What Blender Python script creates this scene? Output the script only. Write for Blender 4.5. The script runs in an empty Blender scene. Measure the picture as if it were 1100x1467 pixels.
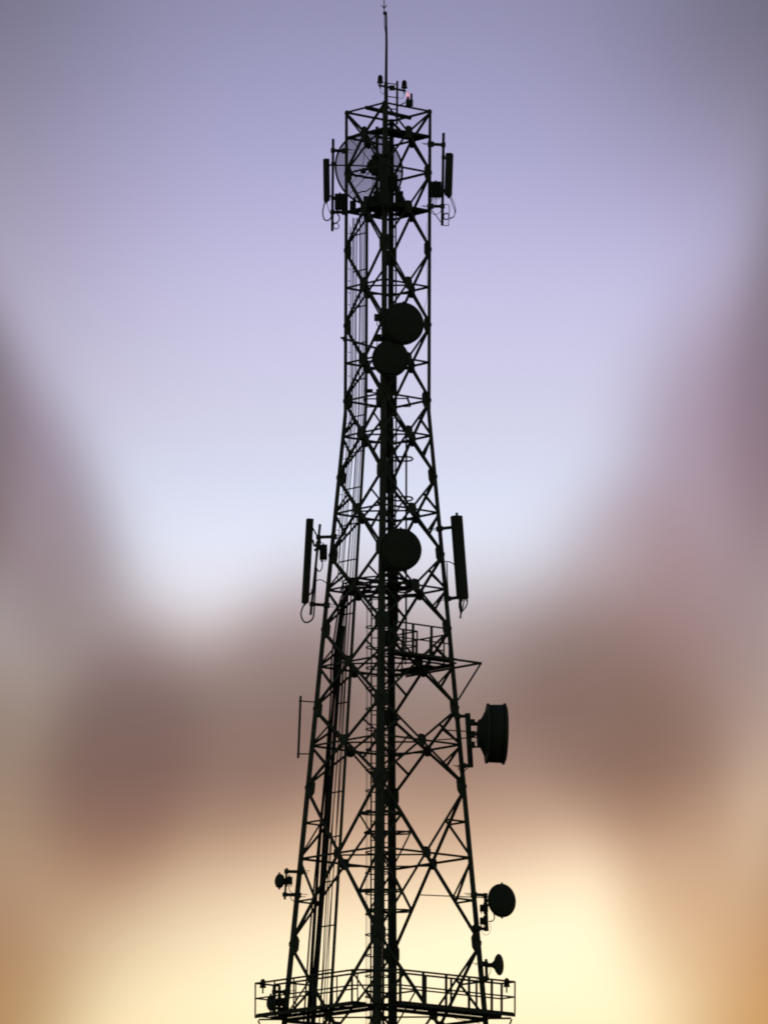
import bpy, bmesh, math, random
from mathutils import Vector as V, Matrix as M
random.seed(7)
sc = bpy.context.scene
R = math.radians

# ------------------------------------------------------------------ camera
F, CX, CY = 12000.0, 550.0, 733.5            # focal length and centre, in pixels of the 1100 x 1467 photograph
CAM = V((0, -257, 1.6))
ROT = M.Rotation(4.0 / F, 4, 'Z') @ M.Rotation(R(90 + 10.1), 4, 'X') @ M.Rotation(0.0038, 4, 'Z')
cd = bpy.data.cameras.new('camera'); cam = bpy.data.objects.new('camera', cd)
sc.collection.objects.link(cam); sc.camera = cam
cam.matrix_world = M.Translation(CAM) @ ROT
cd.sensor_fit = 'VERTICAL'; cd.sensor_height = 36; cd.lens = F / 1467 * 36
cd.clip_start = 1; cd.clip_end = 30000

# ------------------------------------------------------------------ exposure
sc.view_settings.view_transform = 'Standard'; sc.view_settings.look = 'None'
sc.cycles.filter_width = 1.9
sc.view_settings.exposure = 0; sc.view_settings.gamma = 1; sc.view_settings.use_curve_mapping = False

# ------------------------------------------------------------------ dusk sky: a clear gradient, soft cloud masses (two upper corner ones imitate lens vignetting), dim Nishita dome away from the glow
w = bpy.data.worlds.new('World'); sc.world = w; w.use_nodes = True
nt = w.node_tree; nt.nodes.clear(); N = nt.nodes.new; L = nt.links.new
def mth(op, a, b=None, c=None, clamp=False):
    n = N('ShaderNodeMath'); n.operation = op; n.use_clamp = clamp
    for i, x in enumerate((a, b, c)):
        if x is None: continue
        if isinstance(x, (int, float)): n.inputs[i].default_value = x
        else: L(x, n.inputs[i])
    return n.outputs[0]
tc = N('ShaderNodeTexCoord')
def fbm(scale, detail, vec):
    n = N('ShaderNodeTexNoise'); n.inputs['Scale'].default_value = scale; n.inputs['Detail'].default_value = detail
    L(vec, n.inputs['Vector']); return n
sx = N('ShaderNodeSeparateXYZ'); L(tc.outputs['Generated'], sx.inputs[0])
az0 = mth('MULTIPLY', mth('ARCTAN2', sx.outputs[0], sx.outputs[1]), 57.29578)
el0 = mth('MULTIPLY', mth('ARCSINE', sx.outputs[2]), 57.29578)
wn = fbm(38, 1.0, tc.outputs['Generated']); wc = N('ShaderNodeSeparateColor'); L(wn.outputs['Color'], wc.inputs[0])
az = mth('ADD', az0, mth('MULTIPLY', mth('SUBTRACT', wc.outputs[0], .5), 0.06))
el = mth('ADD', el0, mth('MULTIPLY', mth('SUBTRACT', wc.outputs[1], .5), 0.06))
def ramp(stops, fac):
    n = N('ShaderNodeValToRGB'); n.color_ramp.interpolation = 'B_SPLINE'; e = n.color_ramp.elements
    stops = sorted(stops)
    f = lambda d: (d + 10) / 100
    e[0].position = f(stops[0][0]); e[0].color = (*[x / 2 for x in stops[0][1]], 1)
    e[1].position = f(stops[-1][0]); e[1].color = (*[x / 2 for x in stops[-1][1]], 1)
    for d, c in stops[1:-1]:
        k = e.new(f(d)); k.color = (*[x / 2 for x in c], 1)
    L(mth('DIVIDE', mth('ADD', fac, 10), 100), n.inputs[0]); return n.outputs[0]
CLEAR = [(-10, (.05, .04, .035)), (0, (.65, .34, .14)), (3, (1.0, .62, .28)), (17, (.19, .19, .32)), (40, (.05, .055, .12)),
 (13.67, (0.294, 0.282, 0.445)), (13.40, (0.315, 0.304, 0.483)), (13.12, (0.344, 0.334, 0.533)), (12.84, (0.378, 0.366, 0.584)), 
 (12.57, (0.418, 0.402, 0.635)), (12.29, (0.462, 0.441, 0.683)), (12.01, (0.508, 0.486, 0.731)), (11.74, (0.553, 0.532, 0.772)), 
 (11.46, (0.590, 0.571, 0.795)), (11.18, (0.617, 0.602, 0.803)), (10.90, (0.641, 0.632, 0.815)), (10.63, (0.666, 0.672, 0.842)), 
 (10.35, (0.699, 0.727, 0.889)), (10.07, (0.745, 0.787, 0.938)), (9.80, (0.805, 0.831, 0.957)), (9.52, (0.872, 0.859, 0.943)), 
 (9.24, (0.938, 0.876, 0.901)), (8.97, (0.997, 0.878, 0.832)), (8.69, (1.048, 0.862, 0.741)), (8.41, (1.101, 0.853, 0.663)), 
 (8.14, (1.161, 0.873, 0.627)), (7.86, (1.192, 0.919, 0.634)), (7.58, (1.179, 0.973, 0.666)), (7.30, (1.157, 1.001, 0.686)), 
 (7.03, (1.148, 0.993, 0.671)), (6.75, (1.140, 0.973, 0.637)), (6.47, (1.130, 0.958, 0.600))]
CLOUD = [(-10, (.05, .035, .03)), (3, (.42, .2, .07)), (17, (.06, .055, .07)), (40, (.025, .025, .035)),
 (13.67, (0.097, 0.088, 0.107)), (13.40, (0.117, 0.104, 0.125)), (13.12, (0.145, 0.126, 0.148)), (12.84, (0.177, 0.149, 0.173)), 
 (12.57, (0.205, 0.169, 0.194)), (12.29, (0.227, 0.182, 0.209)), (12.01, (0.240, 0.189, 0.216)), (11.74, (0.246, 0.189, 0.216)), 
 (11.46, (0.247, 0.184, 0.214)), (11.18, (0.247, 0.179, 0.212)), (10.90, (0.251, 0.176, 0.210)), (10.63, (0.258, 0.176, 0.207)), 
 (10.35, (0.267, 0.177, 0.198)), (10.07, (0.269, 0.176, 0.183)), (9.80, (0.259, 0.168, 0.165)), (9.52, (0.240, 0.156, 0.147)), 
 (9.24, (0.218, 0.144, 0.131)), (8.97, (0.201, 0.134, 0.117)), (8.69, (0.191, 0.126, 0.107)), (8.41, (0.197, 0.124, 0.101)), 
 (8.14, (0.224, 0.132, 0.101)), (7.86, (0.279, 0.151, 0.104)), (7.58, (0.355, 0.177, 0.106)), (7.30, (0.424, 0.204, 0.104)), 
 (7.03, (0.471, 0.230, 0.097)), (6.75, (0.502, 0.250, 0.089)), (6.47, (0.522, 0.263, 0.081))]
MASSES = [  # azimuth, elevation, half-widths, tilt, optical depth (degrees of sky), tint
(-3.032, 8.368, 1.698, 1.167, -0.483, 1.925, (0.93, 0.99, 0.94)), (1.461, 8.763, 0.713, 0.509, -1.182, 1.128, (1.01, 1.03, 0.93)),
(1.300, 8.591, 2.366, 0.757, 0.297, 1.468, (1.14, 0.91, 0.87)), (-2.526, 10.145, 0.494, 1.210, 0.477, 1.701, (0.94, 0.96, 1.08)),
(3.128, 11.677, 0.499, 1.615, -0.209, 4.028, (0.85, 1.00, 1.04)), (3.337, 7.427, 0.799, 2.215, -0.381, 2.717, (1.10, 1.05, 0.86)),
(-3.459, 6.534, 0.770, 1.150, -1.110, 3.886, (0.83, 0.90, 1.10)), (-3.896, 13.929, 1.754, 3.206, 0.255, 1.065, (1.06, 1.08, 1.02)),  # last one is no cloud: lens vignetting painted into the upper left sky
(3.893, 13.620, 1.966, 1.317, 0.269, 1.446, (1.02, 0.99, 0.95)), (-0.810, 8.722, 0.950, 0.608, 0.792, 2.302, (1.12, 1.08, 1.11)),  # first one likewise paints lens vignetting into the upper right sky
(0.517, 8.925, 1.079, 0.645, 0.432, 0.937, (0.94, 0.98, 1.00)), (2.015, 7.972, 1.120, 0.481, 1.662, 1.147, (1.28, 1.15, 0.95)),
(2.426, 10.434, 0.696, 1.322, -0.237, 1.334, (1.17, 0.96, 1.07)), (1.705, 9.749, 0.538, 0.548, -0.135, 0.675, (1.25, 1.03, 0.98)),
(-3.250, 10.530, 0.496, 0.930, 0.032, 8.500, (0.78, 1.00, 0.95)), (-1.794, 8.430, 0.495, 0.807, -0.262, 2.073, (0.91, 0.80, 0.92))]
def vmath(op, a, b=None, scale=None):
    n = N('ShaderNodeVectorMath'); n.operation = op
    if isinstance(a, tuple): n.inputs[0].default_value = a
    else: L(a, n.inputs[0])
    if b is not None: L(b, n.inputs[1])
    if scale is not None: L(scale, n.inputs['Scale'])
    return n.outputs[0]
tau = tint = None
for a0, e0, ra, re, th, k, tn in MASSES:
    c, s = math.cos(th), math.sin(th)
    dx = mth('SUBTRACT', az, a0); dy = mth('SUBTRACT', el, e0)
    u = mth('ADD', mth('MULTIPLY', dx, c / ra), mth('MULTIPLY', dy, s / ra))
    v = mth('SUBTRACT', mth('MULTIPLY', dy, c / re), mth('MULTIPLY', dx, s / re))
    q = mth('ADD', mth('MULTIPLY', u, u), mth('MULTIPLY', v, v))
    g = mth('MULTIPLY', mth('POWER', 2.7182818, mth('MULTIPLY', mth('POWER', q, 1.35), -1)), k)
    tv = vmath('SCALE', tn, scale=g)
    tau = mth('ADD', g, 1e-6) if tau is None else mth('ADD', tau, g)
    tint = tv if tint is None else vmath('ADD', tint, tv)
cv = N('ShaderNodeCombineXYZ'); L(mth('MULTIPLY', az0, .22), cv.inputs[0]); L(mth('MULTIPLY', el0, .55), cv.inputs[1])
bank = fbm(1.0, 1.5, cv.outputs[0])                   # the broken cloud bank goes on all round, low over the land
def step(x, lo, hi): return mth('DIVIDE', mth('SUBTRACT', x, lo), hi - lo, clamp=True)
more = mth('MULTIPLY', mth('MULTIPLY', step(bank.outputs[0], .42, .68), 2.4), mth('MULTIPLY', step(mth('ABSOLUTE', az0), 3.4, 7.5), mth('MULTIPLY', step(el0, 5.5, 8), step(el0, 17, 11))))
tau = mth('ADD', tau, more); tint = vmath('ADD', tint, vmath('SCALE', (1.0, 1.0, 1.0), scale=more))
tint = vmath('SCALE', tint, scale=mth('DIVIDE', 1, tau))
wisp = fbm(22, 2.0, tc.outputs['Generated'])
tau = mth('MULTIPLY', tau, mth('ADD', .95, mth('MULTIPLY', wisp.outputs[0], .1)))
alpha = mth('SUBTRACT', 1, mth('POWER', 2.7182818, mth('MULTIPLY', tau, -1)), clamp=True)
mx = N('ShaderNodeMix'); mx.data_type = 'RGBA'; L(alpha, mx.inputs[0]); L(ramp(CLEAR, el0), mx.inputs[6]); L(vmath('MULTIPLY', ramp(CLOUD, el0), tint), mx.inputs[7])
fall = mth('POWER', 2.7182818, mth('MULTIPLY', mth('POWER', mth('DIVIDE', az0, 48), 2), -1))
glow = N('ShaderNodeBackground'); L(mx.outputs[2], glow.inputs[0]); glow.inputs[1].default_value = 2           # the ramps hold half the radiance
sky = N('ShaderNodeTexSky'); sky.sky_type = 'NISHITA'; sky.sun_disc = False
SUN_EL, SUN_AZ = R(1.0), R(3)
sky.sun_elevation = SUN_EL; sky.sun_rotation = SUN_AZ
dome = N('ShaderNodeBackground'); L(sky.outputs[0], dome.inputs[0]); dome.inputs[1].default_value = 0.1
ms = N('ShaderNodeMixShader'); L(fall, ms.inputs[0]); L(dome.outputs[0], ms.inputs[1]); L(glow.outputs[0], ms.inputs[2])
wo = N('ShaderNodeOutputWorld'); L(ms.outputs[0], wo.inputs[0])

# ------------------------------------------------------------------ the low sun behind the tower and its cloud bank
sd = bpy.data.lights.new('sun', 'SUN'); sd.energy = 0.5; sd.angle = R(10); sd.color = (1, .72, .42)
so = bpy.data.objects.new('sun', sd); sc.collection.objects.link(so)
sv = V((math.sin(SUN_AZ) * math.cos(SUN_EL), math.cos(SUN_AZ) * math.cos(SUN_EL), math.sin(SUN_EL)))
so.rotation_euler = sv.to_track_quat('Z', 'Y').to_euler(); so.location = (0, 60, 30)

# ------------------------------------------------------------------ materials
def mat(name, col, rough=.7, metal=0.0, var=.35, scale=6, emit=None):
    m = bpy.data.materials.new(name); m.use_nodes = True; t = m.node_tree; b = t.nodes['Principled BSDF']
    b.inputs['Roughness'].default_value = rough; b.inputs['Metallic'].default_value = metal
    b.inputs['Specular IOR Level'].default_value = .25
    o = t.nodes.new('ShaderNodeTexCoord'); n = t.nodes.new('ShaderNodeTexNoise')
    n.inputs['Scale'].default_value = scale; n.inputs['Detail'].default_value = 5
    t.links.new(o.outputs['Object'], n.inputs['Vector'])
    r = t.nodes.new('ShaderNodeValToRGB'); r.color_ramp.elements[0].position = .3; r.color_ramp.elements[1].position = .7
    r.color_ramp.elements[0].color = (*[c * (1 - var) for c in col], 1); r.color_ramp.elements[1].color = (*[c * (1 + var) for c in col], 1)
    t.links.new(n.outputs['Fac'], r.inputs['Fac']); t.links.new(r.outputs['Color'], b.inputs['Base Color'])
    bp = t.nodes.new('ShaderNodeBump'); bp.inputs['Strength'].default_value = .15; bp.inputs['Distance'].default_value = .01
    t.links.new(n.outputs['Fac'], bp.inputs['Height']); t.links.new(bp.outputs['Normal'], b.inputs['Normal'])
    if emit: b.inputs['Emission Color'].default_value = (*emit[0], 1); b.inputs['Emission Strength'].default_value = emit[1]
    return m
STEEL = mat('weathered dark steel', (.1, .128, .096), .75, .0)
DECK = mat('rusty deck plate', (.065, .055, .045), .85, 0, .5, 9)
RADOME = mat('silhouette dark antenna shell', (.08, .1, .076), .8, 0, .12)  # pale shell darkened: the backlit shade is put into the base colour
DISH = mat('silhouette dark dish', (.08, .1, .076), .8, 0, .12)  # white dish given a dark base colour to stand in for backlit shade
RUBBER = mat('black cable sheath', (.02, .02, .02), .6)
BOX = mat('radio housing', (.085, .108, .082), .75, 0, .15)
MESH = mat('galvanised wire', (.16, .15, .16), .6)
GLASSY = mat('smoked beacon lens', (.05, .02, .02), .3)
REDLIT = mat('lit red lens', (.5, .03, .04), .3, emit=((1, .05, .1), .7))
BULB = mat('glowing bulb', (.8, .5, .5), .3, emit=((1, .45, .52), .9))
EARTH = mat('dry grass and soil', (.07, .075, .035), .95, 0, .4, .4)

# ------------------------------------------------------------------ helpers
ORG = {}
def link(o): sc.collection.objects.link(o); return o
def thing(name, label, cat, loc, group=None):
    o = link(bpy.data.objects.new(name, None)); o.location = loc; o.empty_display_size = .2
    ORG[o] = V(loc); o['label'] = label; o['category'] = cat
    if group: o['group'] = group
    return o
class MB:
    def __init__(s): s.v = []; s.f = []
    def add(s, vs, fs):
        k = len(s.v); s.v += [V(p) for p in vs]; s.f += [tuple(i + k for i in f) for f in fs]; return s
    def prism(s, ring0, ring1):
        n = len(ring0)
        return s.add(list(ring0) + list(ring1), [(i, (i + 1) % n, n + (i + 1) % n, n + i) for i in range(n)] + [tuple(range(n - 1, -1, -1)), tuple(range(n, 2 * n))])
    def box(s, c, half, ax=None):
        c = V(c); X, Y, Z = ax or (V((1, 0, 0)), V((0, 1, 0)), V((0, 0, 1)))
        a, b, d = half; be = min(a, b) * .22
        pr = [(-a + be, -b), (a - be, -b), (a, -b + be), (a, b - be), (a - be, b), (-a + be, b), (-a, b - be), (-a, -b + be)]
        return s.prism([c + X * p + Y * q - Z * d for p, q in pr], [c + X * p + Y * q + Z * d for p, q in pr])
    def tube(s, pts, r, n=8, closed=False):
        pts = [V(p) for p in pts]; m = len(pts); rr = r if isinstance(r, (list, tuple)) else [r] * m
        rings = []; up = None
        for i, p in enumerate(pts):
            if closed: d = pts[(i + 1) % m] - pts[i - 1]
            else: d = pts[min(i + 1, m - 1)] - pts[max(i - 1, 0)]
            d.normalize()
            if up is None: up = V((0, 0, 1)) if abs(d.z) < .9 else V((1, 0, 0))
            x = d.cross(up); x = x.normalized() if x.length > 1e-4 else d.orthogonal().normalized()
            y = x.cross(d).normalized(); up = y
            rings.append([p + (x * math.cos(t) + y * math.sin(t)) * rr[i] for t in [2 * math.pi * k / n for k in range(n)]])
        vs = [q for g in rings for q in g]; fs = []
        for i in range(m if closed else m - 1):
            j = (i + 1) % m
            fs += [(i * n + k, i * n + (k + 1) % n, j * n + (k + 1) % n, j * n + k) for k in range(n)]
        if not closed: fs += [tuple(range(n - 1, -1, -1)), tuple((m - 1) * n + k for k in range(n))]
        return s.add(vs, fs)
    def lathe(s, prof, org, axis, n=32):
        axis = V(axis).normalized(); x = axis.cross(V((0, 0, 1)))
        x = x.normalized() if x.length > 1e-3 else V((1, 0, 0)); y = axis.cross(x)
        vs = []; fs = []; m = len(prof); org = V(org)
        for h, r in prof:
            vs += [org + axis * h + (x * math.cos(t) + y * math.sin(t)) * max(r, .002) for t in [2 * math.pi * k / n for k in range(n)]]
        for i in range(m - 1):
            fs += [(i * n + k, i * n + (k + 1) % n, (i + 1) * n + (k + 1) % n, (i + 1) * n + k) for k in range(n)]
        fs += [tuple(range(n - 1, -1, -1)), tuple((m - 1) * n + k for k in range(n))]
        return s.add(vs, fs)
    def angle(s, p0, p1, nrm, a, t=None, off=0):          # an L-section bar, one flange in the face, one inward
        p0, p1 = V(p0), V(p1); d = (p1 - p0).normalized(); n = V(nrm); n = (n - d * n.dot(d)).normalized(); q = d.cross(n)
        t = t or max(a * .13, .008)
        pr = [(-a / 2, 0), (a / 2, 0), (a / 2, -t), (-a / 2 + t, -t), (-a / 2 + t, -a * .8), (-a / 2, -a * .8)]
        return s.prism([p0 + q * u + n * (v + off) for u, v in pr], [p1 + q * u + n * (v + off) for u, v in pr])
    def build(s, name, m, parent=None, kind=None, smooth=False):
        o0 = ORG.get(parent, V((0, 0, 0)))
        me = bpy.data.meshes.new(name); me.from_pydata([tuple(v - o0) for v in s.v], [], s.f); me.materials.append(m)
        bm = bmesh.new(); bm.from_mesh(me); bmesh.ops.recalc_face_normals(bm, faces=bm.faces); bm.to_mesh(me); bm.free()
        if smooth:
            for p in me.polygons: p.use_smooth = len(p.vertices) == 4
        o = link(bpy.data.objects.new(name, me)); o.parent = parent; ORG[o] = o0
        if kind: o['kind'] = kind
        return o
def one(name, mb, m, label, cat, group=None, loc=None, smooth=False):     # a thing that is one mesh
    c = loc or sum(mb.v, V((0, 0, 0))) / len(mb.v)
    e = V((c[0], c[1], min(p.z for p in mb.v)))
    mb.v = [p - e for p in mb.v]
    o = mb.build(name, m, None, smooth=smooth); o.location = e
    o['label'] = label; o['category'] = cat
    if group: o['group'] = group
    return o
def spline(pts, k=6):
    pts = [V(p) for p in pts]; out = []
    for i in range(len(pts) - 1):
        a, b, c, d = pts[max(i - 1, 0)], pts[i], pts[i + 1], pts[min(i + 2, len(pts) - 1)]
        for j in range(k):
            t = j / k
            out.append(.5 * ((2 * b) + (c - a) * t + (2 * a - 5 * b + 4 * c - d) * t * t + (3 * b - a - 3 * c + d) * t ** 3))
    return out + [pts[-1]]
R3 = ROT.to_3x3()
def P(px, py, dep=0.0):                                 # the point of the place at depth dep (world y) seen at a measured pixel
    d = R3 @ V(((px - CX) / F, (CY - py) / F, -1)); return CAM + d * ((dep - CAM.y) / d.y)
def zof(py, dep=0.0): return P(554, py, dep).z
U = (P(555, 733, 0) - P(554, 733, 0)).length            # metres per pixel at the tower

# ------------------------------------------------------------------ ground
bm = bmesh.new(); bmesh.ops.create_grid(bm, x_segments=40, y_segments=40, size=6000)
me = bpy.data.meshes.new('ground'); bm.to_mesh(me); bm.free(); me.materials.append(EARTH)
g = link(bpy.data.objects.new('ground', me)); g['kind'] = 'structure'

# ------------------------------------------------------------------ the lattice tower
TURN = R(4.6)
ZB = zof(590); WB = 62.6 * U; ZL = zof(1435); WL = 144.0 * U; ZTOP = zof(160.5)
def W(z): return WB if z >= ZB else WB + (ZB - z) * (WL - WB) / (ZB - ZL)
def leg(i, z):                                          # 0 near, 1 right, 2 far, 3 left
    t = R(-90) - TURN + i * R(90); r = W(z); return V((r * math.cos(t), r * math.sin(t), z))
def fnorm(i): t = R(-45) - TURN + i * R(90); return V((math.cos(t), math.sin(t), 0))
tower = thing('lattice_tower', 'tall four-legged steel lattice tower with crossed bracing, dark against the dusk sky', 'tower', (0, 0, 0))
G = [ZTOP] + [zof(y) for y in (248, 358, 466, 574, 683.5, 795, 901, 1014.5, 1127, 1352)]
while G[-1] > 12: G.append(G[-1] - (G[-2] - G[-1]) * 1.06)
G[-1] = .25
def legsize(z): return .105 if z > zof(250) else .125 if z > ZB else min(.145 + (ZB - z) * .0032, .24)
for i in range(4):
    m = MB(); rings = []
    for z in [ZTOP + .06, zof(250), zof(252), ZB + .05, ZB - .05] + [z for z in G if z < ZB - 1] + [0.0]:
        p = leg(i, z); a = legsize(z); t = a * .14
        f1 = (leg((i + 1) % 4, z) - p).normalized(); f2 = (leg((i + 3) % 4, z) - p).normalized()
        rings.append([p, p + f1 * a, p + f1 * a + f2 * t, p + (f1 + f2) * t, p + f2 * a + f1 * t, p + f2 * a])
    n = 6; k = len(rings)
    m.add([q for r_ in rings for q in r_], [(j * n + c, j * n + (c + 1) % n, (j + 1) * n + (c + 1) % n, (j + 1) * n + c) for j in range(k - 1) for c in range(n)] + [tuple(range(6)), tuple((k - 1) * n + c for c in range(6))])
    m.build('leg', STEEL, tower)
    MB().box(leg(i, .12), (.45, .45, .13)).build('footing', DECK, tower)
def plate(c, ux, uz, hw, hh, nrm, off, name='gusset_plate'):
    pr = [(-hw, -hh * .55), (-hw * .5, -hh), (hw * .5, -hh), (hw, -hh * .55), (hw, hh * .55), (hw * .5, hh), (-hw * .5, hh), (-hw, hh * .55)]
    MB().prism([c + ux * a + uz * b + nrm * off for a, b in pr], [c + ux * a + uz * b + nrm * (off + .012) for a, b in pr]).build(name, STEEL, tower)
XC = []
for gi in range(len(G) - 1):
    z0, z1 = G[gi], G[gi + 1]
    t = W(z0) / (W(z0) + W(z1)); zc = z0 + (z1 - z0) * t
    if gi == 0: zc = zof(196.5)
    seen = z0 > zof(1500)
    fine = z1 < ZB - 1
    double = z0 - z1 > 4
    a = .072 if gi < 4 else .077 if gi < 9 else .084
    ring = []
    for i in range(4):
        j = (i + 1) % 4; n = fnorm(i); A0, B0, A1, B1 = leg(i, z0), leg(j, z0), leg(i, z1), leg(j, z1)
        Ac, Bc = leg(i, zc), leg(j, zc); X = (Ac + Bc) / 2; ring.append(X)
        ux = (B0 - A0).normalized(); uz = V((0, 0, 1)); uz = ((A1 + B1) / 2 - (A0 + B0) / 2).normalized() * -1
        for k, (p, q) in enumerate(((A0, B1), (B0, A1))):
            MB().angle(p, X, n, a, off=.012 + .004 * k).build('diagonal_brace', STEEL, tower)
            MB().angle(X, q, n, a, off=.012 + .004 * k).build('diagonal_brace', STEEL, tower)
        hs = .064 if gi < 9 else .07
        MB().angle(Ac, X, n, hs, off=-.02).build('horizontal_strut', STEEL, tower)
        MB().angle(X, Bc, n, hs, off=-.02).build('horizontal_strut', STEEL, tower)
        plate(X, ux, uz, .15 if gi < 5 else .17, .2 if gi < 5 else .18, n, .03, 'cross_plate')
        pw, ph = (.17, .25) if gi < 4 else (.21, .26) if gi < 9 else (.23, .28)
        if gi == 0: ph, pw = .07, .08
        plate(A0 + ux * pw * .8, ux, (A0 - A1).normalized(), pw * .75, ph, n, -.035); plate(B0 - ux * pw * .8, ux, (B0 - B1).normalized(), pw * .75, ph, n, -.035)
        if fine:
            for (l0, lc, l1) in ((A0, Ac, A1), (B0, Bc, B1)):
                for e in (l0, l1):
                    mid = (e + X) / 2
                    MB().angle(lc, mid, n, .066, off=-.025).build('redundant_brace', STEEL, tower)
                    if double:
                        MB().angle((e + lc) / 2, mid, n, .058, off=-.03).build('redundant_brace', STEEL, tower)
        if gi in (0, 1, 4):
            MB().angle(A0, B0, n, .07 if gi == 1 else .065, off=-.015).build('horizontal_strut', STEEL, tower)
    if gi >= 2 and seen:
        for i in range(4): MB().angle(ring[i], ring[(i + 1) % 4], V((0, 0, 1)), .058, off=-.05).build('plan_brace', STEEL, tower)
    if gi == 4:
        mids = [(leg(i, z0) + leg((i + 1) % 4, z0)) / 2 for i in range(4)]
        for i in range(4): MB().angle(mids[i], mids[(i + 1) % 4], V((0, 0, 1)), .045, off=-.05).build('plan_brace', STEEL, tower)
    XC.append(zc)
# sloping beam across the tower's open top
MB().box((P(524, 154, -.6) + P(588, 169, .55)) / 2, (.055, .055, (P(588, 169, .55) - P(524, 154, -.6)).length / 2),
   (lambda d: (d.orthogonal().normalized(), d.cross(d.orthogonal()).normalized(), d))((P(588, 169, .55) - P(524, 154, -.6)).normalized())).build('top_beam', STEEL, tower)

def dL(py): return leg(3, zof(py)).y
def dR(py): return leg(1, zof(py)).y
def dN(py): return leg(0, zof(py)).y
def dF(py): return leg(2, zof(py)).y
Z = V((0, 0, 1))

# ------------------------------------------------------------------ the tip: mast, beacons, obstruction light
mn = dN(150) + .12
t = thing('lightning_mast', 'thin vertical mast with a spiked lightning rod at the very tip of the tower', 'mast', P(553, 310, mn))
MB().tube([P(553, 310, mn), P(553, 118, mn)], .062, 12).build('lower_pole', STEEL, t, smooth=True)
MB().tube([P(553, 119, mn), P(553.6, 60, mn), P(553, 17, mn)], [.048, .04, .03], 10).build('upper_pole', STEEL, t, smooth=True)
MB().box(P(551.5, 19, mn), (.06, .035, .05)).build('clamp', STEEL, t)
rod = MB().tube([P(550.4, 20, mn), P(550, -14, mn)], .016, 6).build('lightning_rod', STEEL, t)
for dx in (-3.8, -2.2, 2.5, 4.2): MB().tube([P(550.2, 12.5, mn), P(550.2 + dx, 8 - abs(dx) * .1, mn + dx * .02)], .009, 5).build('prong', STEEL, rod)
MB().tube(spline([P(551, 20, mn - .05), P(550.6, 34, mn - .05), P(552.2, 48, mn - .05), P(552.6, 60, mn - .05), P(552.3, 90, mn - .06)]), .012, 5).build('down_conductor', RUBBER, t)
def beacon(px, py, dep, h, label, group):
    b = thing('beacon_light', label, 'beacon', P(px, py + h / 2, dep), group); s = h * U
    o = P(px, py + h / 2, dep)
    MB().lathe([(0, s * .34), (s * .12, s * .36), (s * .2, s * .34), (s * .22, s * .3)], o, Z, 16).build('base', STEEL, b, smooth=True)
    MB().lathe([(s * .2, s * .3), (s * .5, s * .3), (s * .78, s * .27), (s * .92, s * .19), (s, s * .05)], o, Z, 16).build('lens', GLASSY, b, smooth=True)
    MB().tube([o, o - Z * s * .62], s * .085, 8).build('stem', STEEL, b)
beacon(544.6, 113, mn, 12.5, 'dark dome beacon at the tip, left of the mast', 'beacons'); beacon(579, 120.4, mn + .3, 12.5, 'dark dome beacon at the tip, right of the mast', 'beacons')
t = thing('beacon_bracket', 'crossbar with short ladder rail holding the two beacons at the tip', 'bracket', P(569, 176, mn + .2))
MB().tube([P(542, 122, mn + .05), P(581, 130.5, mn + .35)], .036, 8).build('crossbar', STEEL, t)
MB().tube([P(569, 116, mn + .2), P(568.5, 178, mn + .2)], .035, 8).build('rail', STEEL, t)
for y in (119, 138, 155): MB().tube([P(554, y, mn + .05), P(569, y + 2, mn + .2)], .018, 6).build('rung', STEEL, t)
MB().box(P(561.5, 126, mn + .1), (.09, .07, .07)).build('junction_box', BOX, t)
MB().tube(spline([P(545, 124, mn), P(545.5, 132, mn), P(548, 135, mn), P(551, 131, mn)]), .008, 5).build('wire', RUBBER, t)
MB().tube(spline([P(579, 132, mn + .3), P(578, 139, mn + .3), P(573, 141, mn + .3), P(569, 139, mn + .2)]), .008, 5).build('wire', RUBBER, t)
c0 = P(586, 152, mn + .55)
t = thing('obstruction_light', 'twin-tube obstruction light with one tube glowing red beside the mast', 'warning light', c0)
MB().box(P(586.3, 147.5, mn + .55), (.115, .09, .095)).build('box', BOX, t)
MB().tube([P(584.3, 144, mn + .52), P(584.3, 139.3, mn + .52)], .042, 10).build('tube', GLASSY, t)
lit = MB().tube([P(584.3, 139.5, mn + .52), P(584.3, 133.6, mn + .52), P(584.3, 132.4, mn + .52)], [.034, .034, .018], 10).build('tube', REDLIT, t); lit['label'] = 'glowing red lamp tube'
MB().lathe([(0, .012), (.02, .035), (.06, .04), (.1, .03), (.115, .006)], P(583.9, 138, mn + .47), Z, 12).build('bulb', BULB, lit)
MB().tube([P(589.2, 144, mn + .58), P(589.2, 134.5, mn + .58), P(589.2, 133.8, mn + .58)], [.038, .038, .02], 10).build('tube', GLASSY, t)
MB().tube([P(580, 147, mn + .5), P(570, 152, mn + .25)], .02, 6).build('arm', STEEL, t)

# ------------------------------------------------------------------ decks inside the top
def inset(z, k): return [leg(i, z) * 1 for i in range(4)] if k == 1 else [V((leg(i, z).x * k, leg(i, z).y * k, z)) for i in range(4)]
def deck(name, label, z, k, cells, skip=()):
    d = thing(name, label, 'platform', (0, 0, z)); q = inset(z, k)
    for i in range(4): MB().angle(q[i], q[(i + 1) % 4], Z, .08, off=-.01).build('edge_beam', STEEL, d)
    e1, e2 = (q[1] - q[0]) / cells, (q[3] - q[0]) / cells
    for a in range(cells):
        for b in range(cells):
            if (a, b) in skip: continue
            o = q[0] + e1 * (a + .03) + e2 * (b + .03)
            r0 = [o, o + e1 * .94, o + (e1 + e2) * .94, o + e2 * .94]
            MB().prism(r0, [p + Z * .035 for p in r0]).build('deck_plate', DECK, d)
    return d
deck('inner_deck', 'dark plate deck inside the tower at the foot of the round mesh dish', XC[1] + .02, .95, 4, {(2, 2), (3, 3), (1, 3)})
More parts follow.
